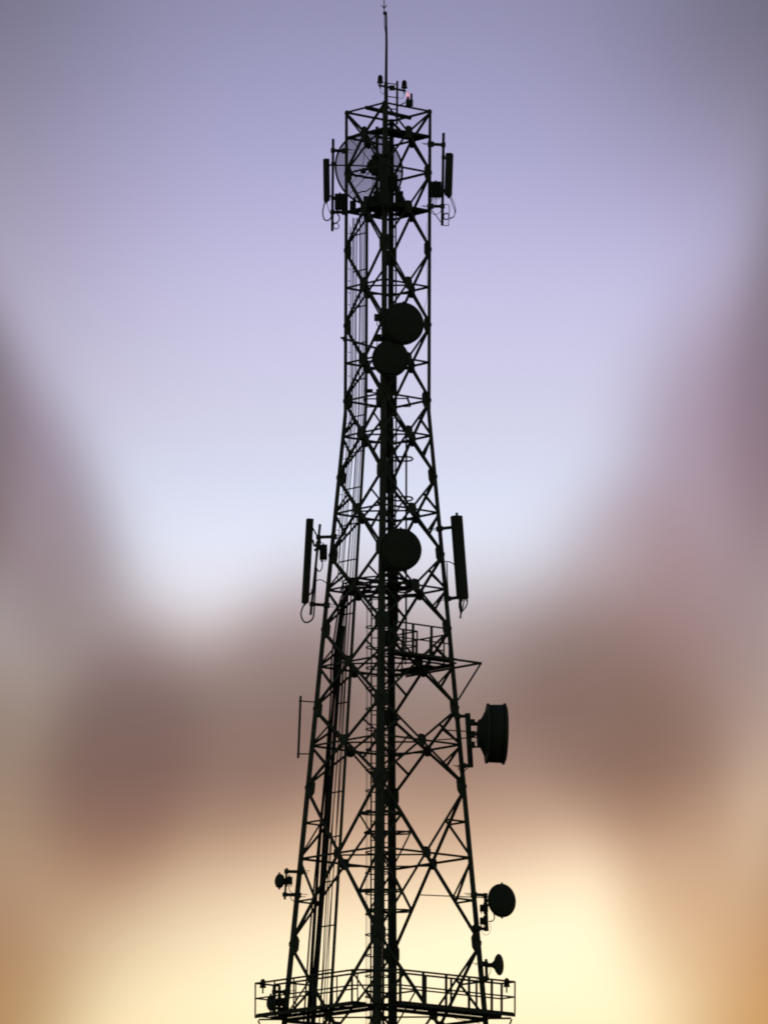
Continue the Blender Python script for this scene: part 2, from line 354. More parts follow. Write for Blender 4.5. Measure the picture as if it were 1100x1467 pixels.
deck('inner_deck', 'partial plate deck inside the tower just below its open top', XC[0] + .02, .95, 4, {(0, 3), (1, 2), (1, 3), (2, 2), (2, 3), (3, 3), (0, 2), (3, 2)})

# ------------------------------------------------------------------ the grid dish behind the top
gdir = V((-.40, .90, .02)).normalized(); gc = P(528.5, 242, 1.75); gr = 53 * U
t = thing('grid_dish', 'large round see-through wire mesh dish behind the top of the tower', 'dish', gc)
gx = gdir.cross(Z).normalized(); gy = gx.cross(gdir).normalized()
def gp(u, v): return gc + gx * u * gr + gy * v * gr + gdir * (.36 * (u * u + v * v) - .36)
MB().tube([gp(math.cos(a), math.sin(a)) for a in [2 * math.pi * k / 56 for k in range(56)]], .032, 8, True).build('rim', STEEL, t, smooth=True)
m = MB(); nb = 62
for k in range(nb):
    v = -1 + 2 * (k + .5) / nb; h = math.sqrt(1 - v * v)
    m.tube([gp(h * s / 6, v) for s in range(-6, 7)], .0105, 4)
m.build('wire_mesh', MESH, t, kind='stuff')
for a in (0, 52, 90, 128, 180, 232, 270, 308):
    ca, sa = math.cos(R(a)), math.sin(R(a))
    MB().tube([gp(ca * s / 5, sa * s / 5) - gdir * .03 for s in range(6)], .03 if a in (0, 180) else .012, 6).build('rib', STEEL, t)
MB().lathe([(-.3, .12), (-.28, .22), (-.05, .26), (.0, .2)], gp(0, 0), gdir, 20).build('hub', DISH, t, smooth=True)
fh = gc + gdir * .55
fd = MB().tube([gp(0, 0), fh], .03, 8).build('feed_arm', STEEL, t)
MB().lathe([(0, .05), (.06, .08), (.14, .08), (.18, .03)], fh, gdir * -1, 14).build('feed_horn', DISH, fd)
for a in (100, 220, 340): MB().tube([gp(.8 * math.cos(R(a)), .8 * math.sin(R(a))), fh], .008, 5).build('stay', STEEL, t)
MB().tube([gc - gdir * .62 + Z * 1.25, gc - gdir * .62 - Z * 1.3], .055, 10).build('mounting_pipe', STEEL, t)
MB().box(gp(0, 0) - gdir * .32, (.2, .16, .3)).build('mounting_bracket', STEEL, t)
MB().tube([gc - gdir * .62 - Z * .9, leg(2, gc.z - .95)], .035, 8).build('strut', STEEL, t)
MB().tube([gc - gdir * .62 + Z * .9, leg(2, gc.z + .9)], .035, 8).build('strut', STEEL, t)

# ------------------------------------------------------------------ panel antennas with poles, radios and jumper cables
def pole(a, b, r, arms, label, group='antenna mounting poles'):
    o = thing('mounting_pole', label, 'pole', b, group)
    MB().tube([a, b], r, 10).build('pipe', STEEL, o, smooth=True)
    for p, q in arms:
        d = (V(q) - V(p)); ax = d.normalized()
        MB().tube([V(p) - ax * .06, V(q) + ax * .1], .052, 8).build('arm', STEEL, o)
        s = ax.cross(Z).normalized()
        cl = MB().box(q, (.1, .085, .075), (ax, s, ax.cross(s) * -1)).build('leg_clamp', STEEL, o)
        MB().tube([V(q) + s * .06 + Z * .03, V(q) + s * .06 + Z * .03 + ax * .3], .011, 5).build('bolt', STEEL, cl)
        MB().tube([V(q) - s * .06 - Z * .03, V(q) - s * .06 - Z * .03 + ax * .24], .011, 5).build('bolt', STEEL, cl)
        MB().box(p, (.07, .085, .06)).build('pole_clamp', STEEL, o)
    return o
def panel(top, bot, wid, thk, face, pipe_top, pipe_bot, label, knob=False):
    top, bot, face = V(top), V(bot), V(face).normalized(); d = (bot - top).normalized(); side = d.cross(face).normalized(); face = side.cross(d)
    o = thing('panel_antenna', label, 'antenna', bot, 'flat panel antennas')
    hw, ht = wid / 2, thk / 2
    pr = [(-hw, -ht), (-hw, ht * .4), (-hw * .8, ht * .85), (-hw * .4, ht), (hw * .4, ht), (hw * .8, ht * .85), (hw, ht * .4), (hw, -ht)]
    rg = lambda c, k: [c + side * a * k + face * b * k for a, b in pr]
    m = MB(); rings = [rg(top, .93), rg(top + d * .02, 1), rg(bot - d * .03, 1), rg(bot, .95)]
    for i in range(3): m.prism(rings[i], rings[i + 1])
    m.build('radome', RADOME, o)
    MB().prism(rg(bot, .9), rg(bot + d * .03, .86)).build('end_cap', BOX, o)
    for k in (-.6, -.2, .2, .6): MB().tube([bot + side * hw * k + d * .02, bot + side * hw * k + d * .1], .016, 6).build('connector', STEEL, o)
    if knob: MB().tube([top + d * .02, top - d * .1], .04, 8).build('top_lug', STEEL, o)
    for p, q in ((top + d * .22, pipe_top), (bot - d * .2, pipe_bot)):
        MB().tube([p - face * ht * .8, q], .028, 6).build('bracket', STEEL, o); MB().box(q, (.06, .07, .05)).build('clamp', STEEL, o)
    return o
def radio(c, half, label, fins=True):
    o = thing('radio_unit', label, 'radio unit', V(c) - Z * half[2], 'remote radio units')
    MB().box(c, half).build('housing', BOX, o)
    for k in range(6): MB().box(V(c) + V((half[0] * (-.8 + .32 * k), -half[1] - .02, 0)), (.008, .025, half[2] * .88)).build('fin', BOX, o)
    for k in (-.6, 0, .6): MB().tube([V(c) + V((half[0] * k, 0, -half[2])), V(c) + V((half[0] * k, 0, -half[2] - .08))], .018, 6).build('connector', STEEL, o)
    MB().tube([V(c) + Z * half[2], V(c) + Z * (half[2] + .06)], .03, 6).build('lug', STEEL, o)
    return o
def cable(pts, r, label, group='jumper cables', k=7, name='jumper_cable'):
    return one(name, MB().tube(spline(pts, k), r, 6), RUBBER, label, 'cable', group, smooth=True)

# top left
a, b = dL(215) - .05, dL(215) - .1
pole(P(477.3, 199, a), P(476, 331, a), .045, [(P(477, 215.5, a), P(494.5, 216.5, a)), (P(476.4, 304, a), P(494, 304, a))], 'upright pole beside the left leg at the tower top')
panel(P(467, 228, a), P(467.8, 287, a), .22, .17, (-.96, -.28, 0), P(477, 235, a), P(476.7, 284, a), 'short panel antenna at the top left of the tower')
radio(P(487, 289, a - .08), (.165, .13, .24), 'boxy radio unit between the top left pole and the leg')
cable([P(465.5, 289, a), P(462.5, 303, a - .05), P(464, 313, a - .1), P(469, 316, a - .1), P(474, 312, a - .08), P(475.5, 304, a - .05)], .022, 'black cable loop under the short top left panel antenna')
cable([P(468, 289, a), P(470, 298, a - .05), P(474, 307, a - .06)], .011, 'thin wire from the top left panel antenna to its pole')
cable([P(484, 301, a - .1), P(483, 306, a - .12), P(486, 310, a - .12), P(485.5, 316, a - .1), P(481, 319.5, a - .1), P(477, 319, a - .06)], .022, 'short cable bent below the top left radio unit')
rg = [P(481.5 + 3.9 * math.cos(x), 324 + 4.2 * math.sin(x), a - .08) for x in [2 * math.pi * k / 20 for k in range(20)]]
one('cable_coil', MB().tube(rg, .016, 6, True), RUBBER, 'small cable ring hung at the foot of the top left pole', 'cable', 'cable rings')
# top right
a = dR(215) - .05
pole(P(635.2, 190.5, a), P(633.3, 323, a), .047, [(P(635, 207.5, a), P(617, 206.5, a)), (P(633.8, 295.5, a), P(616.5, 295.5, a))], 'upright pole beside the right leg at the tower top')
panel(P(644.3, 220, a), P(642.3, 279.5, a), .26, .19, (.93, -.36, 0), P(635, 225, a), P(634, 273.5, a), 'short panel antenna at the top right of the tower')
radio(P(624, 271.5, a - .06), (.175, .13, .235), 'boxy radio unit between the top right pole and the leg')
cable([P(644, 281, a), P(648, 293, a - .04), P(651.5, 303, a - .08), P(649.5, 311, a - .08), P(645, 312, a - .06), P(642, 319, a - .05), P(642.5, 323, a - .04), P(635, 323, a)], .014, 'outer cable loop hanging under the top right panel antenna')
cable([P(646, 281, a), P(651, 294, a - .06), P(652.5, 303, a - .1), P(649, 311, a - .1), P(645, 313.5, a - .08)], .012, 'inner cable loop hanging under the top right panel antenna')
cable([P(635, 293, a), P(642, 293.5, a - .04), P(643.5, 300, a - .05), P(642.5, 309, a - .05)], .012, 'wire bowing right of the foot of the top right pole')
for k, (x0, x1) in enumerate(((619, 616.5), (622, 619), (626, 623))):
    cable([P(x0, 282, a - .06), P(x0 - 1, 288, a - .08), P(x1, 294, a - .06)], .013, ('leftmost', 'middle', 'rightmost')[k] + ' of three short leads under the top right radio unit')
cable([P(617, 300, a), P(624, 308, a - .05), P(631, 318, a - .03)], .016, 'slanting cable from the right leg to the foot of the top right pole')
cable([P(633, 299, a), P(629, 305, a - .04), P(622, 307.5, a - .04), P(617, 304, a)], .009, 'thin wire sagging between the right leg and the top right pole')
rg = [P(639 + 3.9 * math.cos(x), 310 + 4.6 * math.sin(x), a - .06) for x in [2 * math.pi * k / 20 for k in range(20)]]
one('cable_coil', MB().tube(rg, .022, 6, True), RUBBER, 'small cable ring hung at the foot of the top right pole', 'cable', 'cable rings')
# third sector, on the near leg inside the top frame, and boxes standing on the deck
a = dN(260) - .05
pole(P(556, 205, a - .2), P(556, 305, a - .2), .045, [(P(556, 220, a - .2), P(551.5, 220, a + .08)), (P(556, 295, a - .2), P(551.5, 295, a + .08))], 'upright pole on the near leg at the middle of the top frame')
panel(P(549.5, 232, a - .35), P(549.5, 292, a - .35), .27, .17, (-.2, -.98, 0), P(556, 238, a - .2), P(556, 286, a - .2), 'panel antenna in the middle of the top frame, on the near leg')
radio(P(563, 262, a - .1), (.15, .12, .24), 'radio unit on the near leg in the middle of the top frame')
dk = XC[1] + .07
for (px, w_, h_, dep, lab) in ((505.5, 9, 14, .25, 'small equipment box at the left end of the upper deck'), (529, 17, 15, -.35, 'wide equipment box on the left of the upper deck'),
     (541, 13, 30, .45, 'tall equipment cabinet in the middle of the upper deck'), (571.5, 12, 28, .2, 'equipment box with conduits on the right of the upper deck')):
    c = P(px, 300, dep); c.z = dk + h_ * U / 2
    e = thing('equipment_box', lab, 'equipment box', (c.x, c.y, dk), 'boxes on the upper deck')
    MB().box(c, (w_ * U / 2, .12, h_ * U / 2)).build('case', BOX, e); MB().box(c + V((0, -.125, 0)), (w_ * U / 2 * .85, .012, h_ * U / 2 * .85)).build('door', BOX, e)
    MB().tube([c + Z * h_ * U / 2, c + V((.05, 0, h_ * U / 2 + .15))], .02, 6).build('conduit', RUBBER, e)
cable([P(505, 295, .2), P(508, 285, 0), P(514, 276, -.1), P(524, 274, -.2), P(532, 269, -.3)], .022, 'cable rising from the upper deck across the mesh dish')
# middle level, left
a = dL(820) - .06
pole(P(458.5, 751, a), P(445, 881, a), .042, [(P(456, 769.5, a), P(478.5, 769, a)), (P(446.5, 865.5, a), P(468, 867, a))], 'leaning pole beside the left leg halfway up')
pl = panel(P(443.6, 743.5, a), P(436.8, 863, a), .26, .2, (-.97, -.25, .02), P(457, 773, a), P(448.5, 847, a), 'long panel antenna at middle height left of the tower')
for p_, q_, r_ in (((448, 773), (450.5, 783), .03), ((450.5, 783), (455, 776.5), .026), ((453, 776), (461, 777.5), .03), ((450, 788), (459, 786), .04), ((455, 776), (454, 790), .05)):
    MB().tube([P(*p_, a - .04), P(*q_, a - .03)], r_, 7).build('tilt_bracket', STEEL, pl)
MB().box(P(456, 781, a - .02), (.07, .07, .09)).build('clamp', STEEL, pl)
radio(P(463.3, 791, a - .05), (.12, .12, .225), 'boxy radio unit between the long left panel antenna and the leg')
cable([P(436, 866, a), P(433, 872, a), P(431.3, 881, a - .03), P(435, 890, a - .05), P(441, 891.5, a - .06), P(448, 886, a - .06), P(450, 875, a - .06), P(451, 855, a - .05), P(452.5, 830, a - .04), P(453.5, 815, a - .03)], .026, 'big black cable loop under the long left panel antenna')
cable([P(461, 802, a - .05), P(462, 810, a - .08), P(459, 818, a - .1), P(455, 817, a - .06), P(452.5, 810, a)], .02, 'cable looping under the radio unit at middle left')
cable([P(453, 832, a), P(459, 830.5, a - .06), P(466, 834, a - .04), P(470, 838, a)], .016, 'cable arching from the middle left pole to the leg')
# middle level, right
a = dR(820) - .05
pole(P(651.5, 742, a + .12), P(660, 872, a + .12), .04, [(P(652, 755, a + .12), P(629.5, 757.5, a)), (P(659, 855.5, a + .12), P(641, 858, a))], 'leaning pole hidden behind the long right panel antenna')
panel(P(654.3, 739, a), P(663.2, 857, a), .36, .2, (.5, -.86, .02), P(652.3, 768, a + .12), P(657.5, 846, a + .12), 'long broad panel antenna at middle height right of the tower', True)
for k, x in enumerate((658, 661, 664.5, 669.5)):
    cable([P(x, 859, a), P(x - .5 - k * .4, 868, a - .02), P(659.5 + k * .4, 878, a - .02), P(658.6 + k * .4, 886, a)], .022, ('first', 'second', 'third', 'last')[k] + ' from the left of the leads gathered under the right panel antenna')
cable([P(631, 806, a), P(636, 804.5, a - .04), P(644, 805, a - .05), P(651, 809, a)], .018, 'cable arching from the right leg to the long right panel antenna')
cable([P(640, 806, a - .03), P(640.5, 830, a - .03), P(642.5, 856, a - .03)], .022, 'straight cable dropping beside the right leg below the arching cable')
# middle level, on the far leg
a = dF(850) - .25
pole(P(567, 805, a + .1), P(567, 903, a + .1), .045, [(P(567, 820, a + .1), P(561.5, 820, a + .3)), (P(567, 890, a + .1), P(561.5, 890, a + .3))], 'upright pole on the far leg below the middle round dish')
panel(P(563.5, 800, a - .1), P(563.5, 893, a - .1), .3, .18, (.2, .98, 0), P(567, 815, a + .1), P(567, 880, a + .1), 'panel antenna on the far leg below the middle round dish')

# ------------------------------------------------------------------ round dishes
def dish(px, py, dep, dirv, diam, deep, label, mounts, drum=0.0, name='dish_antenna', hubr=.13, odu=True, group='round dishes', cone=False):
    c = P(px, py, dep); d = V(dirv).normalized(); r = diam / 2
    o = thing(name, label, 'dish', c - Z * r, group)
    back = c - d * (deep + drum)
    if cone: prof = [(0, .05), (deep * .25, .08), (deep * .6, r * .48), (deep * .85, r * .85), (deep, r), (deep + .012, r * .99)]
    else: prof = [(deep * (q / 7) ** 2, max(r * q / 7, .03)) for q in range(8)] + [(deep + .015, r)]
    MB().lathe(prof, back, d, 40).build('reflector', DISH, o, smooth=True)
    if drum:
        MB().lathe([(deep, r * 1.0), (deep + drum, r * 1.0)], back, d, 40).build('shroud', DISH, o, smooth=True)
        for s in (deep, deep + drum - .02): MB().lathe([(s - .02, r), (s - .018, r * 1.035), (s + .018, r * 1.035), (s + .02, r)], back, d, 40).build('rim', STEEL, o, smooth=True)
    MB().lathe([(0, r * .985), (.02, r * .9), (.035, r * .5), (.04, 0.02)], c + d * .002, d, 40).build('radome', RADOME, o, smooth=True)
    if not cone:
        for a_ in (90, 270):
            x = d.cross(Z).normalized(); y = x.cross(d)
            MB().box(c - d * .02 + y * math.sin(R(a_)) * (r + .02), (.03, .03, .035)).build('latch', STEEL, o)
    MB().lathe([(-.16, hubr * .8), (-.14, hubr), (.02, hubr), (deep * .25, hubr * 1.15)], back, d, 18).build('hub', STEEL, o, smooth=True)
    if odu: MB().box(back - d * .27, (.1, .12, .13)).build('radio_box', BOX, o)
    for p in mounts: MB().tube([back - d * .08, p], .04, 8).build('mount', STEEL, o)
    return o
nd = dN(463)
pole(P(559, 438, nd - .12), P(559, 492, nd - .12), .05, [(P(559, 445, nd - .12), P(549.5, 445, nd + .1)), (P(559, 486, nd - .12), P(549.5, 486, nd + .1))], 'short pole on the near leg behind the highest solid dish')
dish(578, 463, nd - .5, (.3, -.95, 0), 59 * U, .2, 'highest solid round dish, right of the near leg', [P(559, 456, nd - .12), P(559, 470, nd - .12)], .16)
nd = dN(513)
dish(559.5, 513, nd - .5, (.1, -.99, 0), 51 * U, .2, 'solid round dish just under the highest one', [P(550, 507, nd), P(550, 520, nd)], .14)
one('stabiliser_bar', MB().tube([P(489, 484, dL(484) - .06), P(541, 499.5, nd - .2)], .038, 8).box(P(494.5, 485.6, dL(484) - .06), (.07, .06, .07)), STEEL, 'slanting bar from the left leg to the second solid dish', 'bar')
for (px, py, lab) in ((541, 455, 'small radio box left of the near leg beside the highest solid dish'), (541, 484, 'small radio box left of the near leg between the two upper dishes'), (547, 515, None)):
    if lab:
        e = thing('radio_unit', lab, 'radio unit', P(px, py + 5, nd - .1), 'small radio boxes')
        MB().box(P(px, py, nd - .1), (.11, .1, .1)).build('housing', BOX, e); MB().tube([P(px, py, nd - .1), P(549, py + 1, nd)], .035, 8).build('arm', STEEL, e)
        MB().tube(spline([P(px, py + 4, nd - .1), P(px - 1, py + 10, nd - .12), P(px + 3, py + 15, nd - .1), P(548, py + 19, nd)]), .013, 5).build('lead', RUBBER, e)
nd = dN(787)
dish(574, 787, nd - .5, (.22, -.97, 0), 59 * U, .2, 'solid round dish at middle height beside the near leg', [P(552, 780, nd), P(552, 796, nd)], .16)
MB_ = MB()
# big drum dish on the right
a = dR(1052) - .08
pole(P(669.5, 1022, a), P(674, 1099, a), .09, [(P(670, 1026, a), P(655, 1026, a)), (P(673.5, 1096.5, a), P(663, 1097, a))], 'thick pole carrying the big drum dish on the right leg')
dd = V((.995, .08, -.01)).normalized()
c = P(723, 1051.5, a - .1); o = thing('drum_dish', 'big shrouded drum dish seen edge-on, right of the tower', 'dish', c - Z * .97, 'round dishes')
rr = 43.0 * U
MB().lathe([(0, .38), (.02, .42), (.1, .46), (.27, rr * .86), (.3, rr * .95)], c - dd * .85, dd, 48).build('reflector', DISH, o, smooth=True)
MB().lathe([(.0, rr * .955), (.56, rr * .975)], c - dd * .56, dd, 48).build('shroud', DISH, o, smooth=True)
for s, k in ((-.55, 1.0), (-.03, 1.02)): MB().lathe([(s - .035, rr * .95), (s - .03, rr * k), (s + .03, rr * k), (s + .035, rr * .95)], c, dd, 48).build('rim', STEEL, o, smooth=True)
MB().lathe([(0, rr * .97), (.03, rr * .9), (.06, rr * .5), (.07, .02)], c + dd * .01, dd, 48).build('radome', RADOME, o, smooth=True)
for y, q in ((1037, .065), (1052, .05), (1070, .03)): MB().tube([P(690, y, a - .05), P(672, y, a)], q, 8).build('mount', STEEL, o)
for y in (1035, 1052, 1067): MB().box(P(675.5, y, a), (.1, .12, .09)).build('mount_clamp', STEEL, o)
MB().tube([P(640, 1046, a - .3), P(688, 1049, a - .1)], .02, 6).build('side_strut', STEEL, o)
MB().tube([P(626, 1060, a - .3), P(686, 1056, a)], .02, 6).build('side_strut', STEEL, o)
for k in (0, 1):
    cable([P(657 + 5 * k, 1097, a - .1), P(657 + 6 * k, 1102, a - .12), P(662 + 3 * k, 1105.5 - k * 2, a - .12), P(668 + k * 2, 1102 - k * 2, a - .1), P(671, 1097, a - .06)], .016, ('outer', 'inner')[k] + ' cable loop under the pole of the big drum dish')
# bare pole left
a = dL(1040) - .04
o = thing('mounting_pole', 'bare upright pole on two thin arms left of the tower, below the long panel', 'pole', P(427.5, 1086, a), 'antenna mounting poles')
MB().tube([P(430.8, 997, a), P(427.2, 1086, a)], .038, 10).build('pipe', STEEL, o)
MB().tube([P(428, 1004, a), P(453, 1006, a)], .022, 6).build('arm', STEEL, o); MB().tube([P(425.5, 1080, a), P(447, 1080, a)], .022, 6).build('arm', STEEL, o)
# small dish left
a = dL(1262) - .05
pole(P(411, 1243.5, a), P(408, 1288.5, a), .036, [(P(410.5, 1248.5, a), P(430.5, 1249, a)), (P(408, 1281.5, a), P(427, 1282.5, a))], 'short pole carrying the small dish low on the left')
dish(399.5, 1262, a - .1, (-.8, -.6, 0), 19.5 * U, .1, 'small dish low on the left of the tower', [P(409.5, 1262, a)], .05, hubr=.1, odu=False)
radio(P(414.5, 1261.5, a - .08), (.1, .11, .11), 'small radio box behind the low left dish')
cable([P(414, 1266, a - .1), P(414.5, 1275, a - .1), P(418, 1279, a - .08), P(422, 1279.5, a)], .012, 'thin lead under the low left radio box')
cable([P(416, 1284, a), P(418, 1289, a - .05), P(422, 1291.5, a)], .014, 'short curved lead below the low left pole')
# dish right
a = dR(1300) - .05
pole(P(695, 1280.5, a), P(697, 1333, a), .06, [(P(695, 1282.5, a), P(678.5, 1281.5, a)), (P(696.5, 1331, a), P(684, 1330, a))], 'thick pole carrying the larger dish low on the right')
dish(719.3, 1290, a - .15, (.58, -.81, 0), 46.5 * U, .16, 'larger round dish low on the right of the tower', [P(696, 1290, a), P(696, 1298, a)], .04, hubr=.12, odu=False)
for y, lab in ((1301, 'upper radio box on the pole of the low right dish'), (1319.5, 'lower radio box on the pole of the low right dish')): radio(P(693, y, a - .08), (.13, .12, .1), lab)
e = thing('horn_antenna', 'small rounded horn on the right leg below the low right dish', 'antenna', P(682, 1337, a))
MB().lathe([(0, .05), (.06, .1), (.16, .12), (.2, .1), (.21, .02)], P(686, 1330, a), V((-.9, -.4, 0)), 16).build('shell', DISH, e, smooth=True); MB().tube([P(684, 1330, a), P(697, 1331, a)], .03, 6).build('arm', STEEL, e)
cable([P(707, 1309, a - .1), P(708, 1315, a - .12), P(705, 1319.5, a - .1), P(700, 1320, a - .05)], .02, 'lead curving from the low right dish to its lower radio box')
cable([P(701, 1322, a - .05), P(703, 1330, a - .05), P(700, 1338, a - .05), P(694, 1339.5, a), P(690, 1334, a)], .007, 'hair-thin wire loop under the low right radio boxes')
one('support_bar', MB().tube([P(601, 1282, a - .05), P(694, 1286, a)], .018, 6), STEEL, 'thin bar from the bracing to the pole of the low right dish', 'bar')
# lowest small dish right
a = dR(1382) - .05
dish(714.5, 1382, a - .1, (.9, -.43, 0), 31 * U, .3, 'small cone-backed dish just above the walkway on the right', [P(695, 1382, a)], 0, hubr=.07, odu=False, cone=True)
pole(P(696, 1374, a), P(697, 1404, a), .05, [(P(696, 1381, a), P(691, 1381, a)), (P(697, 1402, a), P(693, 1402, a))], 'stub pole of the cone-backed dish above the walkway')
cable([P(702, 1385, a), P(702.5, 1392, a - .04), P(700, 1397, a - .02), P(697.5, 1399, a)], .01, 'short lead under the cone-backed dish')

# ------------------------------------------------------------------ lower walkway with railings
ZP = zof(1453); CORN = 184.5 * U
def pc(i, k=1.0): t = R(-90) - TURN + i * R(90); return V((CORN * k * math.cos(t), CORN * k * math.sin(t), ZP))
walk = thing('walkway', 'railed walkway wrapped round the near side of the tower at the bottom', 'walkway', (0, 0, ZP))
eL = (pc(3) - pc(0)).normalized(); eR = (pc(1) - pc(0)).normalized(); side = (pc(1) - pc(0)).length
cut = 1.05; wd = .64
nl, nr = pc(0) + eL * cut, pc(0) + eR * cut
def railing(path, parent, h=.98, inner=False, step=1.0, r=.032):
    for p, q in zip(path[:-1], path[1:]):
        n = max(1, round((q - p).length / step))
        for k in range(n + 1):
            if k == n and q is not path[-1]: continue
            b = p + (q - p) * k / n; MB().angle(b, b + Z * h, (q - p).cross(Z), .066 if not inner else .056).build('post', STEEL, parent)
        MB().tube([p + Z * h, q + Z * h], r, 7).build('top_rail', STEEL, parent)
        MB().tube([p + Z * h * .52, q + Z * h * .52], r * .8, 7).build('mid_rail', STEEL, parent)
railing([pc(3) + eR * .95, pc(3), nl], walk); railing([nl, nr], walk, step=.7); railing([nr, pc(1), pc(1) + eL * wd], walk)
il = pc(3) + (pc(2) - pc(3)).normalized() * wd; ir = pc(1) + eL * wd
railing([il - eL * .2, il - eL * (side - cut - .5)], walk, inner=True); railing([ir, ir - eR * (side - cut - .5)], walk, inner=True)
def strip(p, q, inw, wid):
    d = (q - p).normalized(); n = round((q - p).length / .9); L_ = (q - p).length / n
    for k in range(n):
        a0 = p + d * (L_ * k + .012); a1 = p + d * (L_ * (k + 1) - .012)
        r0 = [a0 + inw * .05, a1 + inw * .05, a1 + inw * (wid - .05), a0 + inw * (wid - .05)]
        MB().prism([v + Z * .01 for v in r0], [v + Z * .04 for v in r0]).build('deck_plate', DECK, walk)
        MB().angle(a0 - Z * .02, a0 + inw * wid - Z * .02, Z, .05).build('joist', STEEL, walk)
    for s in (0, wid): MB().box((p + q) / 2 + inw * s - Z * .05, (.03, (q - p).length / 2, .05), (inw, d, Z)).build('edge_beam', STEEL, walk)
strip(pc(3), nl, eR, wd); strip(nr, pc(1), eL, wd)
for k_ in (0, .64):
    MB().angle(nl + (eR * k_) * 1.0 - Z * .05, nr + (eL * k_) - Z * .05, Z, .09).build('edge_beam', STEEL, walk)
for i in (0, 1, 3):
    lg = leg(i, ZP - .12); t_ = pc(i, .97) - Z * .12 if i else (nl + nr) / 2 - Z * .12
    MB().angle(lg, t_, Z, .07).build('outrigger', STEEL, walk); MB().angle(leg(i, ZP - 1.7), t_ - Z * .04, Z, .06).build('knee_brace', STEEL, walk)
for s, i in ((1, 1), (-1, 3)):
    p1 = leg(i, ZP - .13); far = leg(2, ZP - .13)
    MB().angle(p1, leg(0, ZP - .13), Z, .08).build('support_beam', STEEL, walk); MB().angle(p1, far, Z, .06).build('support_beam', STEEL, walk)
beacon(725.5, 1407.5, pc(1).y + .1, 13, 'dome beacon on the right corner of the walkway railing', 'beacons'); beacon(376.7, 1408.8, pc(3).y + .1, 13, 'dome beacon on the left corner of the walkway railing', 'beacons')
a = pc(3).y - .35
pole(P(393, 1411, a), P(392, 1452, a), .055, [(P(393, 1421, a), P(411, 1421, dL(1420))), (P(392.5, 1444, a), P(409, 1446, dL(1445)))], 'short pole behind the walkway railing on the left')
dish(387, 1436.5, a - .1, (-.88, -.47, 0), 21 * U, .1, 'small dish behind the walkway railing on the left', [P(393, 1436, a)], .06, hubr=.09, odu=False)
radio(P(402, 1435.5, a - .03), (.12, .12, .12), 'radio box behind the small walkway dish')
one('mounting_pole', MB().tube([P(400, 1411, a + .1), P(399, 1452, a + .1)], .036, 8), STEEL, 'thin upright pipe beside the radio box on the walkway', 'pole')
for i, (x0, x1, y) in enumerate(((540, 640, 1443), (640, 690, 1453))):
    cable([P(x0, y - 1, -2.5), P((x0 + x1) / 2 - 10, y + 4 + i * 3, -2.3), P((x0 + x1) / 2 + 15, y + 3 + i * 8, -2.2), P(x1, y + 2 + i * 14, -2)], .01, ('slack wire sagging below the walkway right of the near leg', 'curved wire hanging below the right end of the walkway')[i], 'slack wires')

# ------------------------------------------------------------------ side platform between middle dish and drum dish
ZS = zof(950)
sp = thing('side_platform', 'small railed platform sticking out of the right side above the drum dish', 'platform', (0, 0, ZS))
tip = leg(1, ZS) * 1; tip = V((tip.x * 1.39, tip.y * 1.39 - .0, ZS)); nb_ = P(569, 931.5, -.95 * 1); nb_.z = ZS
d1 = (leg(0, ZS) - leg(1, ZS)).normalized(); d2 = (leg(2, ZS) - leg(1, ZS)).normalized()
for d_ in (d1, d2):
    MB().angle(tip, tip + d_ * 3.55, Z, .09).build('edge_beam', STEEL, sp)
    MB().angle(tip + (d1 + d2) * .55, tip + (d1 + d2) * .55 + d_ * 2.6, Z, .07).build('inner_beam', STEEL, sp)
for a_ in range(4):
    for b_ in range(4):
        if not ((b_ == 0 and a_ > 0) or (a_ == 0 and b_ in (2, 3))): continue
        o_ = tip + d1 * (.12 + .78 * a_) + d2 * (.12 + .78 * b_)
        r0 = [o_, o_ + d1 * .74, o_ + (d1 + d2) * .74, o_ + d2 * .74]
        MB().prism([v + Z * .01 for v in r0], [v + Z * .045 for v in r0]).build('deck_plate', DECK, sp)
MB().tube([tip - Z * .03, leg(1, zof(1004))], .03, 7).build('knee_brace', STEEL, sp)
q0 = tip + d1 * 1.0 + d2 * .35
railing([q0, q0 + d1 * 2.25], sp, .98, step=.8, r=.027)
q1 = tip + d2 * 1.35 + d1 * .35
railing([q1, q1 + d2 * 2.0], sp, .98, step=.8, r=.027)
q2 = tip + d1 * 1.45 + d2 * 1.35
railing([q2 + d1 * 1.1, q2, q2 + d2 * 1.1], sp, .98, step=.6, r=.027)

